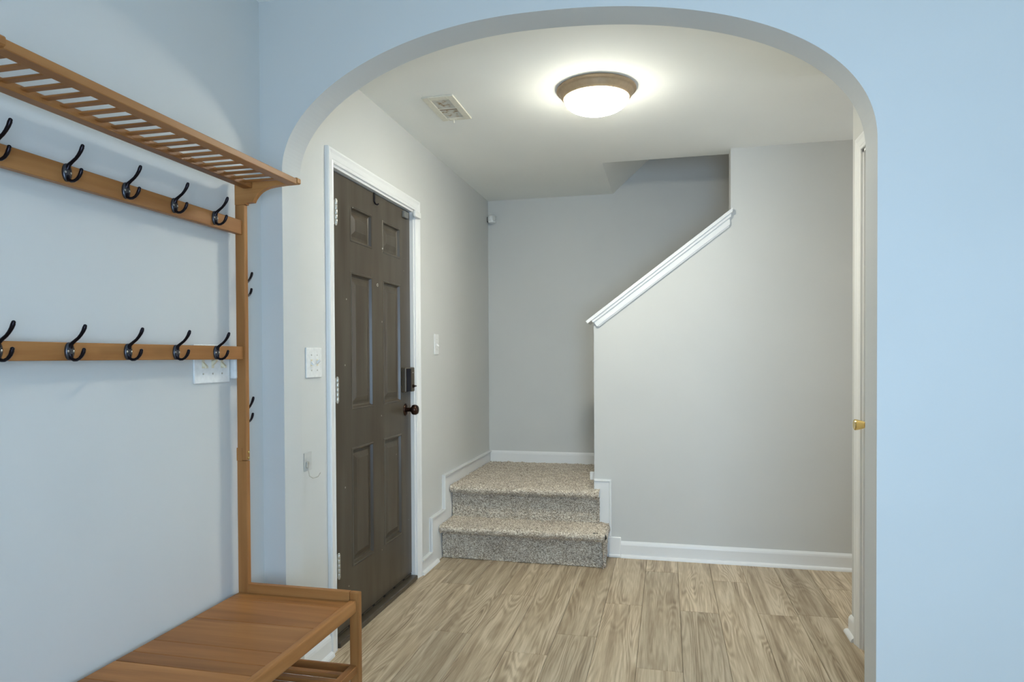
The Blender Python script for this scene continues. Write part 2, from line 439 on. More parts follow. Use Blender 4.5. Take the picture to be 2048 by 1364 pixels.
# back wall of the stair landing, rising into the stairwell
struct('wall_back', MB().box(XL-0.14, XR+0.14, YB, YB+0.14, 0, 4.9), M_wall, 'pale wall behind the carpeted landing, furthest from the camera', cat='wall')
# stair wall: sloping knee wall at the left, full height at the right
SLOPE = 0.7525
zk = lambda x: 1.450 + SLOPE*(x+0.437)
KX = 0.366
struct('wall_stair', MB().prism([(-0.437, 0), (XR, 0), (XR, ZC), (KX, ZC), (KX, zk(KX)), (-0.437, zk(-0.437))], 1, YS, YS+0.116), M_wall,
       'pale wall right of the stairs whose top edge slopes up under the white cap', cat='wall')
# closet wall on the right of the hall, with door opening
CX, CY0, CY1, CZ = 0.79, 2.195, 3.030, 2.075
CYE = 3.185
mb = MB(); mb.box(CX, CX+0.11, Y1+T, CY0, 0, ZC); mb.box(CX, CX+0.11, CY1, CYE, 0, ZC); mb.box(CX, CX+0.11, CY0, CY1, CZ, ZC)
mb.box(CX+0.11, XR, CYE-0.11, CYE, 0, ZC)
struct('wall_closet', mb, M_wall, 'narrow slice of wall with the white closet door, right side of the hall', cat='wall')
mb = MB(); mb.box(XR, XR+0.14, Y1+T, 3.25, 0, ZC); mb.box(XR, XR+0.14, 4.05, YB, 0, ZC); mb.box(XR, XR+0.14, 3.25, 4.05, 0, 0.72)
mb.box(XR, XR+0.14, 3.25, 4.05, 1.98, ZC); mb.box(XR, XR+0.14, Y1+T, YB, ZC, 4.9)
struct('wall_right', mb, M_wall, 'wall closing the hall on the right, out of sight behind the closet', cat='wall')
# living room walls behind the camera, with an added window opening for the key light
WX0, WX1, WZ0, WZ1 = -0.10, 1.00, 0.60, 1.75
mb = MB(); mb.box(XL-0.14, WX0, YLR-0.14, YLR, 0, ZC); mb.box(WX1, XLR+0.14, YLR-0.14, YLR, 0, ZC)
mb.box(WX0, WX1, YLR-0.14, YLR, 0, WZ0); mb.box(WX0, WX1, YLR-0.14, YLR, WZ1, ZC)
struct('wall_rear', mb, M_wall, 'living room wall with the assumed window, behind the camera', cat='wall')
struct('wall_living_right', MB().box(XLR, XLR+0.14, YLR, Y1+T, 0, ZC), M_wall, 'living room wall far to the right, outside the view', cat='wall')
wn = empty('assumed_window', ((WX0+WX1)/2, YLR-0.07, WZ0), 'assumed white framed window behind the camera, added for the key light', 'window', kind='structure')  # unseen window, assumed and added to house the key light
mb = MB()
for a in ((WX0, WX0+0.05, WZ0, WZ1), (WX1-0.05, WX1, WZ0, WZ1), (WX0, WX1, WZ0, WZ0+0.05), (WX0, WX1, WZ1-0.05, WZ1), (WX0, WX1, 1.165, 1.185)):
    mb.box(a[0], a[1], YLR-0.09, YLR-0.04, a[2], a[3])
put('window_frame', mb, M_trim, wn)
for z0, z1 in ((WZ0+0.05, 1.165), (1.185, WZ1-0.05)): put('pane', MB().box(WX0+0.05, WX1-0.05, YLR-0.066, YLR-0.062, z0, z1), M_pane, wn)

wn = empty('fill_window', (XR+0.07, 3.65, 0.72), 'added white framed window for fill light at the unseen right end of the hall', 'window', kind='structure')  # invented opening, added to carry the hall fill light
mb = MB()
for a in ((3.25, 3.30, 0.72, 1.98), (4.0, 4.05, 0.72, 1.98), (3.25, 4.05, 0.72, 0.77), (3.25, 4.05, 1.93, 1.98), (3.25, 4.05, 1.335, 1.365)):
    mb.box(XR+0.04, XR+0.09, a[0], a[1], a[2], a[3])
put('window_frame', mb, M_trim, wn)
for z0, z1 in ((0.77, 1.335), (1.365, 1.93)): put('pane', MB().box(XR+0.062, XR+0.066, 3.30, 4.0, z0, z1), M_pane, wn)

# ceilings and stairwell shaft
SX, SY = -0.392, 4.236
mb = MB(); mb.box(XL-0.14, XLR+0.14, YLR-0.14, Y1+T, ZC, ZC+0.3)
mb.box(XL-0.14, XR+0.14, Y1+T, SY, ZC, ZC+0.3); mb.box(XL-0.14, SX-0.001, SY, YB, ZC, ZC+0.3)
struct('ceiling', mb, M_ceil, 'flat white ceiling over the living room and hall with the stairwell cut out of it', cat='ceiling')
# the stairwell ceiling climbs with the flight
struct('ceiling_stairwell', MB().prism([(SX, ZC), (SX+2.55, ZC+2.27), (SX+2.42, ZC+2.40), (SX-0.13, ZC+0.13)], 1, SY, YB), M_ceil, 'sloping ceiling climbing over the upper flight inside the stairwell', cat='ceiling')
mb = MB(); mb.box(SX-0.1, SX, SY, YB, ZC+0.3, 4.9); mb.box(SX-0.1, XR, SY-0.11, SY, ZC+0.3, 4.9); mb.box(SX-0.1, XR+0.14, SY-0.11, YB+0.14, 4.9, 5.0)
struct('wall_stairwell', mb, M_wall, 'walls of the stairwell shaft above the landing ceiling', cat='wall')

# ---- baseboards (board + cap bead + quarter round)
def baseboard(name, path, frame, label, h=0.09, shoe=True):
    """path in plan (x, y), travelled with the room on the right-hand side"""
    mb = MB()
    prof = [(0, 0), (0, h), (-0.004, h), (-0.010, h-0.012), (-0.012, h-0.022), (-0.012, 0)]
    fr = lambda p, v: (p.x, p.y, v)
    mb.sweep(path, prof, fr)
    o = struct(name, mb, M_trim, label, cat='baseboard')
    if shoe:
        mb = MB(); r = 0.016
        q = [(-0.012, 0), (-0.012, r*1.2)] + [(-0.012-r*math.sin(t), r*1.2*math.cos(t)) for t in (0.35, 0.75, 1.15)] + [(-0.012-r, 0)]
        mb.sweep(path, q, fr); put('shoe_moulding', mb, M_trim, o)
    return o
CW = 0.056  # casing width
baseboard('baseboard_left', [(XL, YLR), (XL, Y1), (AL, Y1), (AL, Y1+T), (XL, Y1+T), (XL, DY0-CW)], None,
          'white baseboard behind the bench and round the left arch jamb', 0.09)
baseboard('baseboard_stair', [(-0.275, YS), (1.9, YS)], None, 'white baseboard along the foot of the stair wall', 0.098)
baseboard('baseboard_closet', [(1.6, CYE), (CX, CYE), (CX, CY1+CW+0.004)], None, 'short white baseboard wrapping the closet wall corner', 0.085)
o = baseboard('baseboard_arch', [(CX, CY0-CW), (CX, Y1+T), (AR, Y1+T), (AR, Y1), (XLR, Y1)], None, 'white baseboard at the foot of the right arch jamb', 0.09)

# left wall baseboard between door and stairs + stepped skirt board up the stairs
def yz(x0):  # frame in the left wall plane: p = (y, z), v = out of the wall
    return lambda p, v: (x0+v, p.x, p.y)
tr = empty('trim_1', (XL, 3.6, 0), 'stepped white skirt board on the left wall beside the carpeted steps', 'trim', kind='structure')
outer = [(DY1+CW+0.002, 0.088), (3.690, 0.088), (3.690, 0.288), (3.925, 0.288), (3.925, 0.498), (YB-0.001, 0.498)]
poly = [(DY1+CW+0.002, 0.0)] + outer + [(YB-0.001, 0.0)]
put('skirt_board', MB().prism(poly, 0, XL, XL+0.010), M_trim, tr)
mb = MB(); mb.sweep(outer, [(0, 0.008), (0, 0.022), (-0.009, 0.022), (-0.013, 0.017), (-0.017, 0.016), (-0.020, 0.008)], yz(XL))
put('edge_bead', mb, M_trim, tr)
mb = MB(); r = 0.016
mb.sweep([(XL, DY1+CW+0.002), (XL, 3.80)], [(-0.012, 0), (-0.012, r*1.2), (-0.018, r*1.1), (-0.024, r*0.75), (-0.012-r, 0)], lambda p, v: (p.x, p.y, v))
put('shoe_moulding', mb, M_trim, tr)
# landing baseboard on the back wall
tr = empty('baseboard_landing', (-0.9, YB, 0.41), 'white baseboard on the back wall above the carpeted landing', 'baseboard', kind='structure')
mb = MB(); mb.sweep([(-0.2, YB), (XL+0.012, YB)][::-1], [(0, 0.39), (0, 0.498), (-0.004, 0.498), (-0.010, 0.486), (-0.012, 0.476), (-0.012, 0.39)], lambda p, v: (p.x, p.y, v))
put('board', mb, M_trim, tr)
# trim board at the end of the stair wall
tr = empty('trim_2', (-0.38, YS, 0), 'upright white trim board at the right end of the carpeted steps', 'trim', kind='structure')
mb = MB(); mb.prism([(-0.437, 0), (-0.332, 0), (-0.332, 0.472), (-0.437, 0.472)], 1, YS-0.014, YS)
put('upright_board', mb, M_trim, tr)
mb = MB(); mb.sweep([(-0.437, 0.474), (-0.332, 0.474), (-0.332, 0.13)], [(0, 0.012), (0, 0.004), (-0.010, 0.020), (-0.014, 0.012)][::-1] , lambda p, v: (p.x, YS-v, p.y))
put('edge_bead', mb, M_trim, tr)
mb = MB(); mb.box(-0.350, -0.275, YS-0.016, YS, 0, 0.122, 0.003)
put('base_block', mb, M_trim, tr)
mb = MB(); mb.box(-0.350, -0.275, YS-0.032, YS-0.016, 0, 0.02, 0.006, 2)
put('shoe_moulding', mb, M_trim, tr)
mb = MB(); mb.box(-0.474, -0.437, YS+0.09, YS+0.116, 0.448, 0.498, 0.002)
put('end_board', mb, M_trim, tr)

# cap of the sloping wall
tr = empty('trim_3', (-0.03, YS, 1.7), 'white moulded cap sloping up along the top of the stair wall', 'trim', kind='structure')
d = Vector((1, SLOPE)).normalized(); nrm = Vector((-d.y, d.x))
def sl(x, off): p = Vector((x, zk(x))) + nrm*off; return (p.x, p.y)
def sloped(x0, x1, o0, o1, y0, y1, vert_end=True):
    """bar along the slope between perpendicular offsets o0..o1; lower end square cut, upper end plumb"""
    a0 = Vector(sl(x0, o0)); a1 = Vector(sl(x0, o1))
    def at(xv, o):
        z = zk(xv) + o/nrm.y
        return (xv, z)
    return MB().prism([tuple(a0), at(x1, o0), at(x1, o1), tuple(a1)], 1, y0, y1)
put('cap_board', sloped(-0.470, 0.374, 0.004, 0.022, YS-0.032, YS+0.148), M_trim, tr)
put('cove_strip', sloped(-0.447, 0.366, -0.012, 0.004, YS-0.024, YS), M_trim, tr)
put('apron_board', sloped(-0.443, 0.360, -0.045, -0.012, YS-0.016, YS), M_trim, tr)
put('lower_bead', sloped(-0.437, 0.356, -0.052, -0.028, YS-0.011, YS), M_trim, tr)

# ================================================================== FRONT DOOR
XD = XL-0.020        # face of the leaf
d1 = empty('door_1', (XL, (DY0+DY1)/2, 0), 'dark brown-grey six-panel front door in a white frame on the left wall', 'door', kind='structure')
cas = [(0, 0), (0, 0.009), (-0.006, 0.011), (-0.012, 0.009), (-0.016, 0.011), (-0.036, 0.014), (-0.046, 0.018), (-0.053, 0.018), (-CW, 0.014), (-CW, 0)]
def casing(path, frame): return MB().sweep(path, cas, frame)
# travelled up the near side, across the head, down the far side: opening on the right => profile offset to the left
cas_l = [(-u, v) for u, v in cas]
put('casing', MB().sweep([(DY0, 0), (DY0, DZ), (DY1, DZ), (DY1, 0)], cas_l, yz(XL)), M_trim, d1)
mb = MB()
mb.box(XL-0.14, XL, DY0-0.001, DY0+0.012, 0, DZ); mb.box(XL-0.14, XL, DY1-0.012, DY1+0.001, 0, DZ); mb.box(XL-0.14, XL, DY0, DY1, DZ-0.012, DZ+0.001)
put('jamb', mb, M_trim, d1)
mb = MB(); mb.box(XL-0.14, XL+0.016, DY0+0.012, DY1-0.012, 0.0, 0.026, 0.006, 2)
put('threshold', mb, M_door, d1)
L0, L1, Z0, Z1 = DY0+0.015, DY1-0.014, 0.040, DZ-0.016
PY = [(2.752, 2.980), (3.100, 3.328)]
PZ = [(0.286, 0.822), (0.992, 1.612), (1.745, 1.908)]
ys = [L0, PY[0][0], PY[0][1], PY[1][0], PY[1][1], L1]; zs = [Z0, PZ[0][0], PZ[0][1], PZ[1][0], PZ[1][1], PZ[2][0], PZ[2][1], Z1]
def leaf(xf, ys, zs, sgn=-1, th=0.044):
    """door slab with rectangular panel holes in its front face; sgn = side of the body behind the face"""
    mb = MB(); bm = mb.bm
    V = [[bm.verts.new((xf, y, z)) for z in zs] for y in ys]
    for i in range(len(ys)-1):
        for j in range(len(zs)-1):
            if i % 2 == 1 and j % 2 == 1: continue
            bm.faces.new((V[i][j], V[i+1][j], V[i+1][j+1], V[i][j+1]))
    xb = xf+sgn*th
    B = [bm.verts.new((xb, y, z)) for y, z in ((ys[0], zs[0]), (ys[-1], zs[0]), (ys[-1], zs[-1]), (ys[0], zs[-1]))]
    bm.faces.new(B)
    bm.faces.new([V[i][0] for i in range(len(ys))] + [B[1], B[0]])
    bm.faces.new([V[i][-1] for i in range(len(ys))] + [B[2], B[3]])
    bm.faces.new([V[0][j] for j in range(len(zs))] + [B[3], B[0]])
    bm.faces.new([V[-1][j] for j in range(len(zs))] + [B[2], B[1]])
    return mb
def panel(xf, y0, y1, z0, z1, sgn=-1):
    mb = MB(); bm = mb.bm
    rings = []
    for ins, dp in ((0, 0.0), (0.004, -0.0035), (0.010, -0.0025), (0.015, 0.009), (0.021, 0.013), (0.030, 0.0125), (0.052, 0.003), (0.055, 0.0015), (0.060, 0.002)):
        rings.append([bm.verts.new((xf+sgn*dp, y, z)) for y, z in ((y0+ins, z0+ins), (y1-ins, z0+ins), (y1-ins, z1-ins), (y0+ins, z1-ins))])
    for a, b in zip(rings, rings[1:]):
        for k in range(4): bm.faces.new((a[k], a[(k+1) % 4], b[(k+1) % 4], b[k]))
    bm.faces.new(rings[-1]); return mb
put('slab', leaf(XD, ys, zs), M_door, d1)
for (a, b) in PY:
    for (c, e) in PZ: put('panel', panel(XD, a, b, c, e), M_door, d1)
mb = MB(); mb.box(XD-0.044, XD-0.004, L0, L1, 0.027, 0.040); put('under_door_shade', mb, M_dark, d1)  # near-black filler standing in for the shaded gap under the leaf
mb = MB()
for k in range(7):
    ya = L0+0.04+k*0.125; mb.box(XD-0.003, XD+0.001, ya, ya+0.1, 0.030, 0.036)
put('seal_strip', mb, M_lockcase, d1)
# hinges
for zc in (1.835, 1.090, 0.348):
    mb = MB()
    for k in range(5):
        z0 = zc-0.05+k*0.02
        mb.lathe([(0.0058, 0.0006), (0.0065, 0.0016), (0.0065, 0.0184), (0.0058, 0.0194)], (XL+0.010, DY0+0.016, z0), 2, 12)
    h = put('hinge', mb, M_nickel, d1, smooth=True)
    put('hinge_leaf', MB().box(XD-0.0005, XD+0.0025, DY0+0.018, DY0+0.050, zc-0.05, zc+0.05, 0.0008).box(XL-0.004, XL+0.0105, DY0+0.0125, DY0+0.0175, zc-0.05, zc+0.05), M_nickel, h)
    put('hinge_pin', MB().sphere((XL+0.010, DY0+0.016, zc+0.052), 0.005).sphere((XL+0.010, DY0+0.016, zc-0.052), 0.005), M_nickel, h, smooth=True)
# knob
KY, KZ = 3.392, 0.944
kn = put('door_knob', MB().lathe([(0.011, 0.0), (0.011, 0.024), (0.016, 0.030), (0.025, 0.036), (0.0285, 0.045), (0.0275, 0.056), (0.021, 0.065), (0.010, 0.0685), (0.004, 0.069)], (XD+0.004, KY, KZ), 0, 28), M_bronze, d1, smooth=True, label='dark bronze round knob with a copper glint')
put('rosette', MB().lathe([(0.0335, 0), (0.0335, 0.003), (0.031, 0.006), (0.022, 0.010), (0.013, 0.011)], (XD, KY, KZ), 0, 28), M_bronze, kn, smooth=True)
# keypad lock
lk = put('keypad_lock', MB().box(XD, XD+0.028, 3.330, 3.458, 1.040, 1.172, 0.005, 2), M_lockcase, d1, label='dark bronze battery lock case with black face')
put('lock_face', MB().box(XD+0.027, XD+0.031, 3.337, 3.398, 1.043, 1.166, 0.0015), M_keypad, lk)
put('thumb_turn', MB().box(XD+0.036, XD+0.044, 3.416, 3.446, 1.066, 1.074, 0.002).lathe([(0.010, 0), (0.010, 0.004), (0.006, 0.006), (0.006, 0.012), (0.003, 0.014)], (XD+0.028, 3.431, 1.070), 0, 12), M_bronze, lk)
put('status_light', MB().lathe([(0.003, 0), (0.003, 0.001), (0.001, 0.0015)], (XD+0.028, 3.431, 1.143), 0, 10), M_plast, lk)
# peephole
pp = put('peephole', MB().lathe([(0.008, 0), (0.008, 0.002), (0.006, 0.003), (0.0045, 0.0025), (0.004, 0.001)], (XD, 3.040, 1.580), 0, 16), M_nickel, d1, smooth=True)
put('lens', MB().sphere((XD+0.001, 3.040, 1.580), 0.004, 0.5), M_keypad, pp, smooth=True)

# ================================================================== CLOSET DOOR (seen edge-on at the right)
def yzr(x0): return lambda p, v: (x0-v, p.x, p.y)
d2 = empty('door_2', (CX, (CY0+CY1)/2, 0), 'white closet door seen nearly edge-on at the right of the hall', 'door', kind='structure')
put('casing', MB().sweep([(CY0, 0), (CY0, CZ), (CY1, CZ), (CY1, 0)], [(u, v) for u, v in cas_l], yzr(CX)), M_trim, d2)
mb = MB(); mb.box(CX, CX+0.11, CY0-0.001, CY0+0.012, 0, CZ); mb.box(CX, CX+0.11, CY1-0.012, CY1+0.001, 0, CZ); mb.box(CX, CX+0.11, CY0, CY1, CZ-0.012, CZ+0.001)
put('jamb', mb, M_trim, d2)
l0, l1 = CY0+0.014, CY1-0.014
w = l1-l0
ys2 = [l0, l0+w*0.15, l0+w*0.44, l0+w*0.56, l0+w*0.85, l1]; zs2 = [0.012, 0.26, 0.80, 0.97, 1.59, 1.72, 1.92, CZ-0.015]
put('slab', leaf(CX+0.010, ys2, zs2, 1, 0.035), M_trim, d2)
for i in (1, 3):
    for j in (1, 3, 5): put('panel', panel(CX+0.010, ys2[i], ys2[i+1], zs2[j], zs2[j+1], 1), M_trim, d2)
k2 = put('door_knob', MB().lathe([(0.008, 0.0), (0.008, 0.012), (0.0125, 0.018), (0.017, 0.030), (0.0215, 0.048), (0.0225, 0.056), (0.020, 0.0595), (0.015, 0.0600), (0.008, 0.0585), (0.003, 0.058)], (CX+0.008, 2.952, 0.944), 0, 28, -1), M_brass, d2, smooth=True, label='polished brass knob')
put('rosette', MB().lathe([(0.031, 0), (0.031, 0.002), (0.026, 0.006), (0.012, 0.009), (0.009, 0.010)], (CX+0.010, 2.952, 0.944), 0, 28, -1), M_brass, k2, smooth=True)

# ================================================================== CARPETED STAIRS
st = empty('staircase', (-0.88, 3.86, 0), 'two speckled beige carpeted steps up to a square landing left of the stair wall', 'stairs')
def carpet(name, prof, axis, a0, a1, res=0.006, amp=0.0032, parent=st):
    """fuzzy carpet skin: 2D profile resampled and swept along an axis, each tuft jittered"""
    P = np.array(prof, float); seg = np.hypot(*(P[1:]-P[:-1]).T); cum = np.r_[0, np.cumsum(seg)]
    n = max(2, int(cum[-1]/res)); s = np.linspace(0, cum[-1], n+1)
    q = np.stack([np.interp(s, cum, P[:, 0]), np.interp(s, cum, P[:, 1])], 1)
    tan = np.gradient(q, axis=0); tan /= np.linalg.norm(tan, axis=1)[:, None]+1e-9
    nor = np.stack([-tan[:, 1], tan[:, 0]], 1)
    m = int(abs(a1-a0)/res); a = np.linspace(a0, a1, m+1)
    j = rng.normal(0, 1, (n+1, m+1))
    low = sum(np.sin(s[:, None]*f1+p1)*np.sin(a[None]*f2+p2) for f1, p1, f2, p2 in ((31, 1, 17, 2), (55, 0, 43, 4), (21, 3, 71, 1)))
    disp = amp*j*0.75 + 0.0015*low
    u = q[:, None, 0] + nor[:, None, 0]*disp + rng.normal(0, 0.0012, disp.shape)
    v = q[:, None, 1] + nor[:, None, 1]*disp + rng.normal(0, 0.0012, disp.shape)
    w = np.broadcast_to(a[None], disp.shape) + rng.normal(0, 0.0012, disp.shape)
    w = np.clip(w, min(a0, a1), max(a0, a1))
    if axis == 0: u = np.minimum(u, YB-0.001)
    co = np.stack([w, u, v], -1) if axis == 0 else np.stack([u, w, v], -1)
    co = co.reshape(-1, 3) - np.array(ORI[parent.name])
    idx = np.arange((n+1)*(m+1)).reshape(n+1, m+1)
    f = np.stack([idx[:-1, :-1], idx[1:, :-1], idx[1:, 1:], idx[:-1, 1:]], -1).reshape(-1, 4)
    me = bpy.data.meshes.new(name)
    me.vertices.add(len(co)); me.vertices.foreach_set('co', co.ravel())
    me.loops.add(f.size); me.loops.foreach_set('vertex_index', f.ravel())
    me.polygons.add(len(f)); me.polygons.foreach_set('loop_start', np.arange(0, f.size, 4)); 
    me.update(); me.validate(); me.materials.append(M_carpet)
    o = bpy.data.objects.new(name, me); C.objects.link(o); o.parent = parent; ORI[o.name] = ORI[parent.name]
    return o
def nose(y, z, yr, z0):
    """riser from z0 up at yr, round nosing out to y, then the tread top at z"""
    r = 0.022
    pts = [(yr, z0), (yr, z-2*r-0.010), (yr+0.008, z-2*r-0.003), (y+r, z-2*r-0.004)]
    for t in range(0, 7):
        a = -math.pi/2 - math.pi*t/6
        pts.append((y+r+0.002+r*math.cos(a), z-r+r*math.sin(a)))
    return pts
XS0 = XL+0.013
s1 = carpet('lower_step', nose(3.824, 0.207, 3.884, 0.002)+[(4.09, 0.207)], 0, XS0, -0.345)
# right-hand wrapped end of the lower step
sd = [(-0.60, 0.2068), (-0.36, 0.2068), (-0.346, 0.199), (-0.338, 0.186), (-0.341, 0.172), (-0.352, 0.160), (-0.357, 0.14), (-0.360, 0.002)]
o = carpet('step_end', [(p[0], p[1]) for p in sd][::-1], 1, 3.846, YS-0.018)
o = carpet('landing', nose(4.030, 0.412, 4.086, 0.20)+[(YB, 0.412)], 0, XS0, -0.400)
o = carpet('landing_return', [(YS+0.116, 0.4121), (YB, 0.4121)], 0, -0.42, -0.16, 0.010)
# upper flight behind the stair wall
for k in range(6):
    xk = -0.17+0.245*k
    pr = [(xk, 0.41+0.19*k), (xk, 0.41+0.19*(k+1)-0.05), (xk-0.03, 0.41+0.19*(k+1)-0.04), (xk-0.03, 0.41+0.19*(k+1)-0.01), (xk-0.02, 0.41+0.19*(k+1)), (xk+0.245, 0.41+0.19*(k+1))]
    carpet('upper_step', pr[::-1], 1, YS+0.117, YB-0.001, 0.02)
put('core', MB().box(XS0, -0.445, 4.105, YB-0.008, 0.0, 0.400).box(XS0, -0.372, 3.900, 4.105, 0.0, 0.195), M_dark, st)

# ================================================================== CEILING LAMP
LX, LY = -0.310, 3.062
lp = empty('ceiling_lamp', (LX, LY, ZC), 'round flush ceiling lamp with a brown pan and glowing white glass bowl', 'lamp')
put('lamp_pan', MB().lathe([(0.02, 0), (0.172, 0), (0.178, -0.004), (0.180, -0.010), (0.176, -0.014), (0.170, -0.016), (0.166, -0.022), (0.160, -0.034), (0.152, -0.044), (0.149, -0.047), (0.145, -0.047), (0.144, -0.040), (0.02, -0.020)], (LX, LY, ZC), 2, 64), M_lampring, lp, smooth=True)
pr = [(0.1445, -0.044), (0.1445, -0.050)] + [(0.1445*math.cos(t), -0.050-0.060*math.sin(t)) for t in np.linspace(0.1, math.pi/2-0.04, 12)]
put('glass_bowl', MB().lathe(pr, (LX, LY, ZC), 2, 64), M_opal, lp, smooth=True)

# ================================================================== CEILING VENT
vx0, vx1, vy0, vy1 = -1.115, -0.961, 2.966, 3.276
vt = empty('air_vent', (-1.04, 3.12, ZC), 'rusty cream metal air vent in the ceiling near the front door', 'vent')
ix0, ix1, iy0, iy1 = -1.082, -0.994, 3.006, 3.246
mb = MB()
mb.box(vx0, ix0, vy0, vy1, ZC-0.008, ZC, 0.002); mb.box(ix1, vx1, vy0, vy1, ZC-0.008, ZC, 0.002)
mb.box(ix0, ix1, vy0, iy0, ZC-0.008, ZC, 0.002); mb.box(ix0, ix1, iy1, vy1, ZC-0.008, ZC, 0.002); mb.box(ix0, ix1, 3.116, 3.124, ZC-0.007, ZC)
put('frame', mb, M_cream, vt)
put('duct_shade', MB().box(ix0-0.003, ix1+0.003, iy0-0.003, iy1+0.003, ZC-0.0015, ZC-0.0005), M_dark, vt)  # flat near-black sheet in place of the shaded duct behind the louvres
for k in range(11):
    yv = iy0+0.008+k*0.0105
    mb = MB(); mb.prism([(yv, ZC-0.001), (yv+0.0095, ZC-0.006), (yv+0.0105, ZC-0.0055), (yv+0.001, ZC-0.0005)], 0, ix0+0.001, ix1-0.001)
    put('louvre', mb, M_vent if k < 10 else M_rust, vt)
for k in range(11):
    yv = 3.126+k*0.0105
    mb = MB(); mb.prism([(yv, ZC-0.001), (yv+0.0095, ZC-0.006), (yv+0.0105, ZC-0.0055), (yv+0.001, ZC-0.0005)], 0, ix0+0.001, ix1-0.001)
    put('louvre', mb, M_vent if k > 0 else M_rust, vt)
put('lever', MB().box(-1.056, -1.049, 3.262, 3.270, ZC-0.024, ZC-0.006, 0.002).box(-1.070, -1.036, 3.258, 3.262, ZC-0.010, ZC-0.006), M_cream, vt)

# ================================================================== SMALL WALL THINGS
def switch_plate(name, y0, y1, z0, z1, toggles, label, up=None):
    o = tag(put(name, MB().box(XL, XL+0.006, y0, y1, z0, z1, 0.0025, 2), M_plast, None, (XL, (y0+y1)/2, z0)), label, 'light switch')
    zc = (z0+z1)/2
    for i, yt in enumerate(toggles):
        sgn = -1 if (i % 2 == 0) else 1
        t = put('toggle', MB().prism([(XL+0.005, zc-0.007), (XL+0.005, zc+0.007), (XL+0.020, zc+sgn*0.010+0.003), (XL+0.020, zc+sgn*0.010-0.003)], 1, yt-0.0045, yt+0.0045), M_plast if len(toggles) < 3 else M_ivory, o)
        put('toggle_slot', MB().box(XL+0.0055, XL+0.0065, yt-0.006, yt+0.006, zc-0.013, zc+0.013), M_ivory if len(toggles) > 1 else M_plast, o)
        for s in (-1, 1): put('screw', MB().lathe([(0.003, 0), (0.003, 0.001), (0.001, 0.0013)], (XL+0.006, yt, zc+s*0.030), 0, 10), M_nickel, o)
    return o
switch_plate('light_switch', 2.330, 2.448, 1.148, 1.266, (2.367, 2.411), 'white two-toggle switch plate between the arch and the front door')
switch_plate('light_switch', 1.702, 1.866, 1.150, 1.268, (1.741, 1.784, 1.827), 'white three-toggle switch plate half hidden behind the lower hook rail')
switch_plate('light_switch', 3.792, 3.866, 1.243, 1.366, (3.829,), 'white single switch plate on the wall between the front door and the stairs')
bx = tag(put('wall_box', MB().box(XL, XL+0.022, 1.872, 1.945, 1.160, 1.262, 0.004, 2), M_plast, None, (XL, 1.90, 1.16)),
         'small white box on the wall beside the three-toggle switch, behind the rack post', 'wall box')
put('cover_seam', MB().box(XL+0.0215, XL+0.0225, 1.878, 1.939, 1.180, 1.182), M_cream, bx)
# adhesive hook
ah = tag(put('adhesive_hook', MB().box(XL, XL+0.003, 2.312, 2.368, 0.790, 0.860, 0.001), M_clear, None, (XL, 2.34, 0.79)),
         'clear adhesive pad with thin wire hook low on wall left of front door', 'hook')
put('hook_base', MB().box(XL+0.003, XL+0.010, 2.322, 2.340, 0.802, 0.826, 0.003, 2), M_nickel, ah)
put('wire_hook', MB().tube([(XL+0.010, 2.331, 0.815), (XL+0.0105, 2.330, 0.790), (XL+0.013, 2.332, 0.770), (XL+0.022, 2.344, 0.760), (XL+0.034, 2.358, 0.764), (XL+0.040, 2.368, 0.778)], [0.0016]*6, 8), M_nickel, ah, smooth=True)
# motion sensor in the landing corner
ms = empty('motion_sensor', (XL+0.03, YB-0.03, 2.28), 'small white motion sensor high in the corner above the landing', 'sensor')
put('housing', MB().lathe([(0.018, -0.032), (0.030, -0.026), (0.034, -0.012), (0.035, 0.010), (0.031, 0.024), (0.018, 0.032)], (XL+0.045, YB-0.045, 2.288), 2, 20), M_plast, ms, smooth=True)
put('lens', MB().box(XL+0.058, XL+0.080, YB-0.081, YB-0.056, 2.272, 2.306, 0.003), M_clear, ms)
put('swivel_mount', MB().box(XL, XL+0.022, YB-0.030, YB, 2.270, 2.312, 0.002), M_black, ms)
# alarm contacts at the top of the front door
tag(put('door_contact', MB().box(XL+0.014, XL+0.030, DY1-0.045, DY1+0.036, 1.992, 2.024, 0.003, 2), M_plast, None, (XL+0.014, DY1, 1.992)),
    'white alarm contact on the frame at the top far corner of the front door', 'sensor')
tag(put('contact_magnet', MB().box(XD, XD+0.014, L1-0.105, L1-0.045, 1.975, 2.010, 0.003, 2), M_magnet, None, (XD, L1-0.07, 1.975)),
    'grey alarm magnet stuck on the front door beside the white contact', 'sensor')
# over-door hook
oh = tag(put('over_door_hook', MB().box(XD+0.0005, XD+0.003, 3.000, 3.018, 1.975, 2.021, 0.0006), M_black, None, (XD, 3.01, 1.975)),
         'thin black hook hung over the top edge of the front door', 'hook')
put('bent_tip', MB().tube([(XD+0.002, 3.009, 1.978), (XD+0.006, 3.012, 1.968), (XD+0.014, 3.016, 1.964), (XD+0.020, 3.019, 1.970)], [0.004, 0.004, 0.0035, 0.003], 8), M_black, oh, smooth=True)

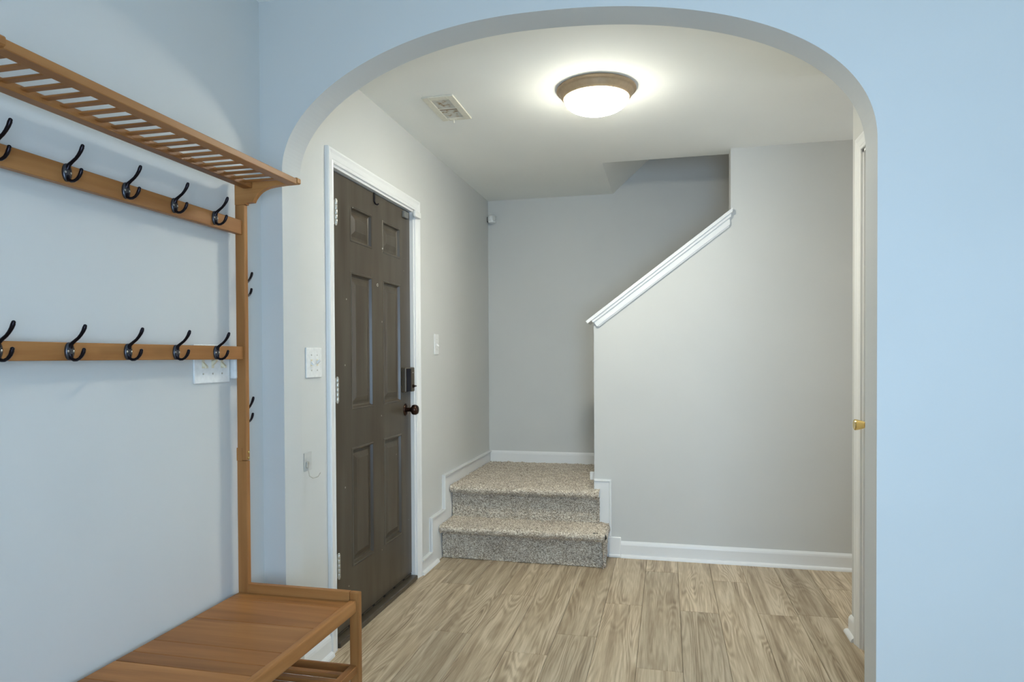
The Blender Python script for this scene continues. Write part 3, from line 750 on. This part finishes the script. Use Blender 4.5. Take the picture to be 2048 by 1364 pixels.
# ================================================================== COAT RACK WITH BENCH
RY0, RY1 = 0.94, 1.88              # inner faces of the two side frames
TH = 0.018
RX, RF = -1.336, -1.303            # post back and front
rk = empty('coat_rack_bench', (-1.20, 1.41, 0), 'brown wooden hall rack with slatted shelf, black hooks and plank bench on the left', 'coat rack')
def frame_parts(ya, yb, first):
    put('post_top', MB().box(RX, RF, ya, yb, 0.900, 1.712, 0.0015), M_wz, rk)
    lo = MB().box(RX-0.002, RF, ya, yb, 0.0, 0.8985, 0.0015)
    lo.box(RX-0.002, RX+0.017, ya-0.0012, yb+0.0012, 0.8985, 0.940)
    p = put('post_bottom', lo, M_wz, rk)
    for zc in (0.925, 0.899+0.008):
        put('bolt_cap', MB().lathe([(0.0045, 0), (0.0045, 0.0015), (0.002, 0.003)], (RF, (ya+yb)/2, zc), 0, 12), M_brass, p)
    # bracket carrying the shelf, with a concave underside
    pr = [(RX, 1.712), (-1.298, 1.712), (-1.297, 1.717), (-1.272, 1.718), (-1.267, 1.728), (-1.2605, 1.736), (-1.254, 1.743), (-1.245, 1.750), (-1.235, 1.755), (-1.220, 1.760), (-1.202, 1.763), (-1.164, 1.766), (-1.118, 1.767), (-1.114, 1.770), (-1.114, 1.782), (-1.117, 1.785), (RX, 1.785)]
    put('shelf_bracket', MB().prism(pr, 1, ya, yb), M_wx, rk)
    # low arm at the bench end and front leg
    put('end_rail', MB().box(RF-0.001, -0.9525, ya, yb, 0.456, 0.506, 0.002, 2), M_wx, rk)
    put('front_leg', MB().box(-0.9525, -0.9185, ya, yb, 0.0, 0.506, 0.004, 3), M_wz, rk)
    put('lower_end_rail', MB().box(RF, -0.953, ya+0.003, yb-0.003, 0.252, 0.276, 0.002), M_wx, rk)
frame_parts(RY1, RY1+TH, True)
frame_parts(RY0-TH, RY0, False)
# shelf
put('shelf_front_rail', MB().box(-1.150, -1.117, RY0, RY1, 1.7635, 1.782, 0.0015), M_wy, rk)
put('shelf_rear_rail', MB().box(-1.303, -1.272, RY0, RY1, 1.7615, 1.780, 0.0015), M_wy, rk)
s0 = put('shelf_slat', MB().box(-1.274, -1.148, 0.9650, 0.9835, 1.7705, 1.7750, 0.0012), M_wx, rk)
for k in range(1, 20): copy_tree(s0, rk, (0, 0.0455*k, 0))
# hook rails
put('hook_rail', MB().box(-1.328, -1.310, RY0, RY1, 1.617, 1.662, 0.0012), M_wy, rk)
put('hook_rail', MB().box(-1.328, -1.310, RY0, RY1, 1.222, 1.263, 0.0012), M_wy, rk)
# hooks: oval plate, long upper prong, short lower prong, two screws
HX = -1.310
def hook_at(y, z, rot=0):
    bm = MB()
    for k in range(1): pass
    rings = [(1.0, 0.0), (1.0, 0.003), (0.9, 0.005), (0.55, 0.0065), (0.1, 0.007)]
    vs = []
    for f, h in rings: vs.append([bm.bm.verts.new((HX+h, y+0.0118*f*math.cos(t), z+0.0205*f*math.sin(t))) for t in np.linspace(0, 2*math.pi, 24, endpoint=False)])
    for a, b in zip(vs, vs[1:]):
        for k in range(24): bm.bm.faces.new((a[k], a[(k+1) % 24], b[(k+1) % 24], b[k]))
    bm.bm.faces.new(vs[0]); bm.bm.faces.new(vs[-1])
    h = put('coat_hook', bm, M_pewter, rk, smooth=True)
    up_ = [(0.004, 0.008), (0.008, 0.017), (0.016, 0.0225), (0.027, 0.030), (0.034, 0.037), (0.040, 0.045), (0.044, 0.053), (0.0455, 0.057)]
    put('upper_prong', MB().tube([(HX+a, y, z+b) for a, b in up_], [0.0058, 0.0045, 0.0038, 0.0036, 0.0038, 0.0042, 0.0046, 0.0033], 10).sphere((HX+0.0452, y, z+0.0562), 0.0041, seg=10), M_black, h, smooth=True)
    lo_ = [(0.004, -0.008), (0.007, -0.0165), (0.014, -0.0198), (0.022, -0.0195), (0.030, -0.0155), (0.036, -0.009), (0.040, -0.001), (0.0415, 0.004)]
    put('lower_prong', MB().tube([(HX+a, y, z+b) for a, b in lo_], [0.0058, 0.0043, 0.0036, 0.0034, 0.0035, 0.0039, 0.0043, 0.0032], 10).sphere((HX+0.0413, y, z+0.0035), 0.0041, seg=10), M_black, h, smooth=True)
    for s in (-1, 1): put('screw', MB().lathe([(0.0028, 0), (0.0028, 0.0012), (0.0008, 0.002)], (HX+0.0052, y+s*0.0068, z), 0, 10), M_nickel, h)
    return h
h0 = hook_at(1.074, 1.643)
for z in (1.643, 1.243):
    for k in range(5):
        if z == 1.643 and k == 0: continue
        copy_tree(h0, rk, (0, 0.168*k, z-1.643))
# two hooks on the outer face of the far post, pointing towards the arch
for zc in (1.447, 1.040):
    c = h0.copy(); C.objects.link(c); c.parent = rk
    R = Matrix.Rotation(math.pi/2, 4, 'Z')
    O = Vector(ORI['coat_rack_bench'])
    src = Vector((HX, 1.074, 1.643))-O; dst = Vector((-1.3195, RY1+TH, zc))-O
    c.matrix_local = Matrix.Translation(dst) @ R @ Matrix.Translation(-src)
    for ch in h0.children:
        dd = ch.copy(); C.objects.link(dd); dd.parent = c
# bench top boards and apron
cuts = [1.879, 1.824, 1.667, 1.510, 1.438, 1.384, 1.291, 1.160, 1.030, 0.941]
for a, b in zip(cuts, cuts[1:]):
    put('bench_board', MB().box(RX+0.002, -0.944, b+0.0006, a-0.0006, 0.460, 0.478, 0.0012), M_wx, rk)
put('bench_apron', MB().box(-0.949, -0.927, RY0, RY1, 0.443, 0.484, 0.006, 3), M_wy, rk)
put('bench_rear_rail', MB().box(RX+0.002, RX+0.022, RY0, RY1, 0.430, 0.460, 0.002), M_wy, rk)
# shoe shelf
put('shoe_front_rail', MB().box(-0.951, -0.927, RY0, RY1, 0.256, 0.281, 0.002), M_wy, rk)
put('shoe_rear_rail', MB().box(RX+0.012, RX+0.036, RY0, RY1, 0.256, 0.279, 0.002), M_wy, rk)
s0 = put('shoe_slat', MB().box(RX+0.03, -0.948, 1.8150, 1.8370, 0.266, 0.279, 0.002), M_wx, rk)
for k in range(1, 20): copy_tree(s0, rk, (0, -0.0445*k, 0))
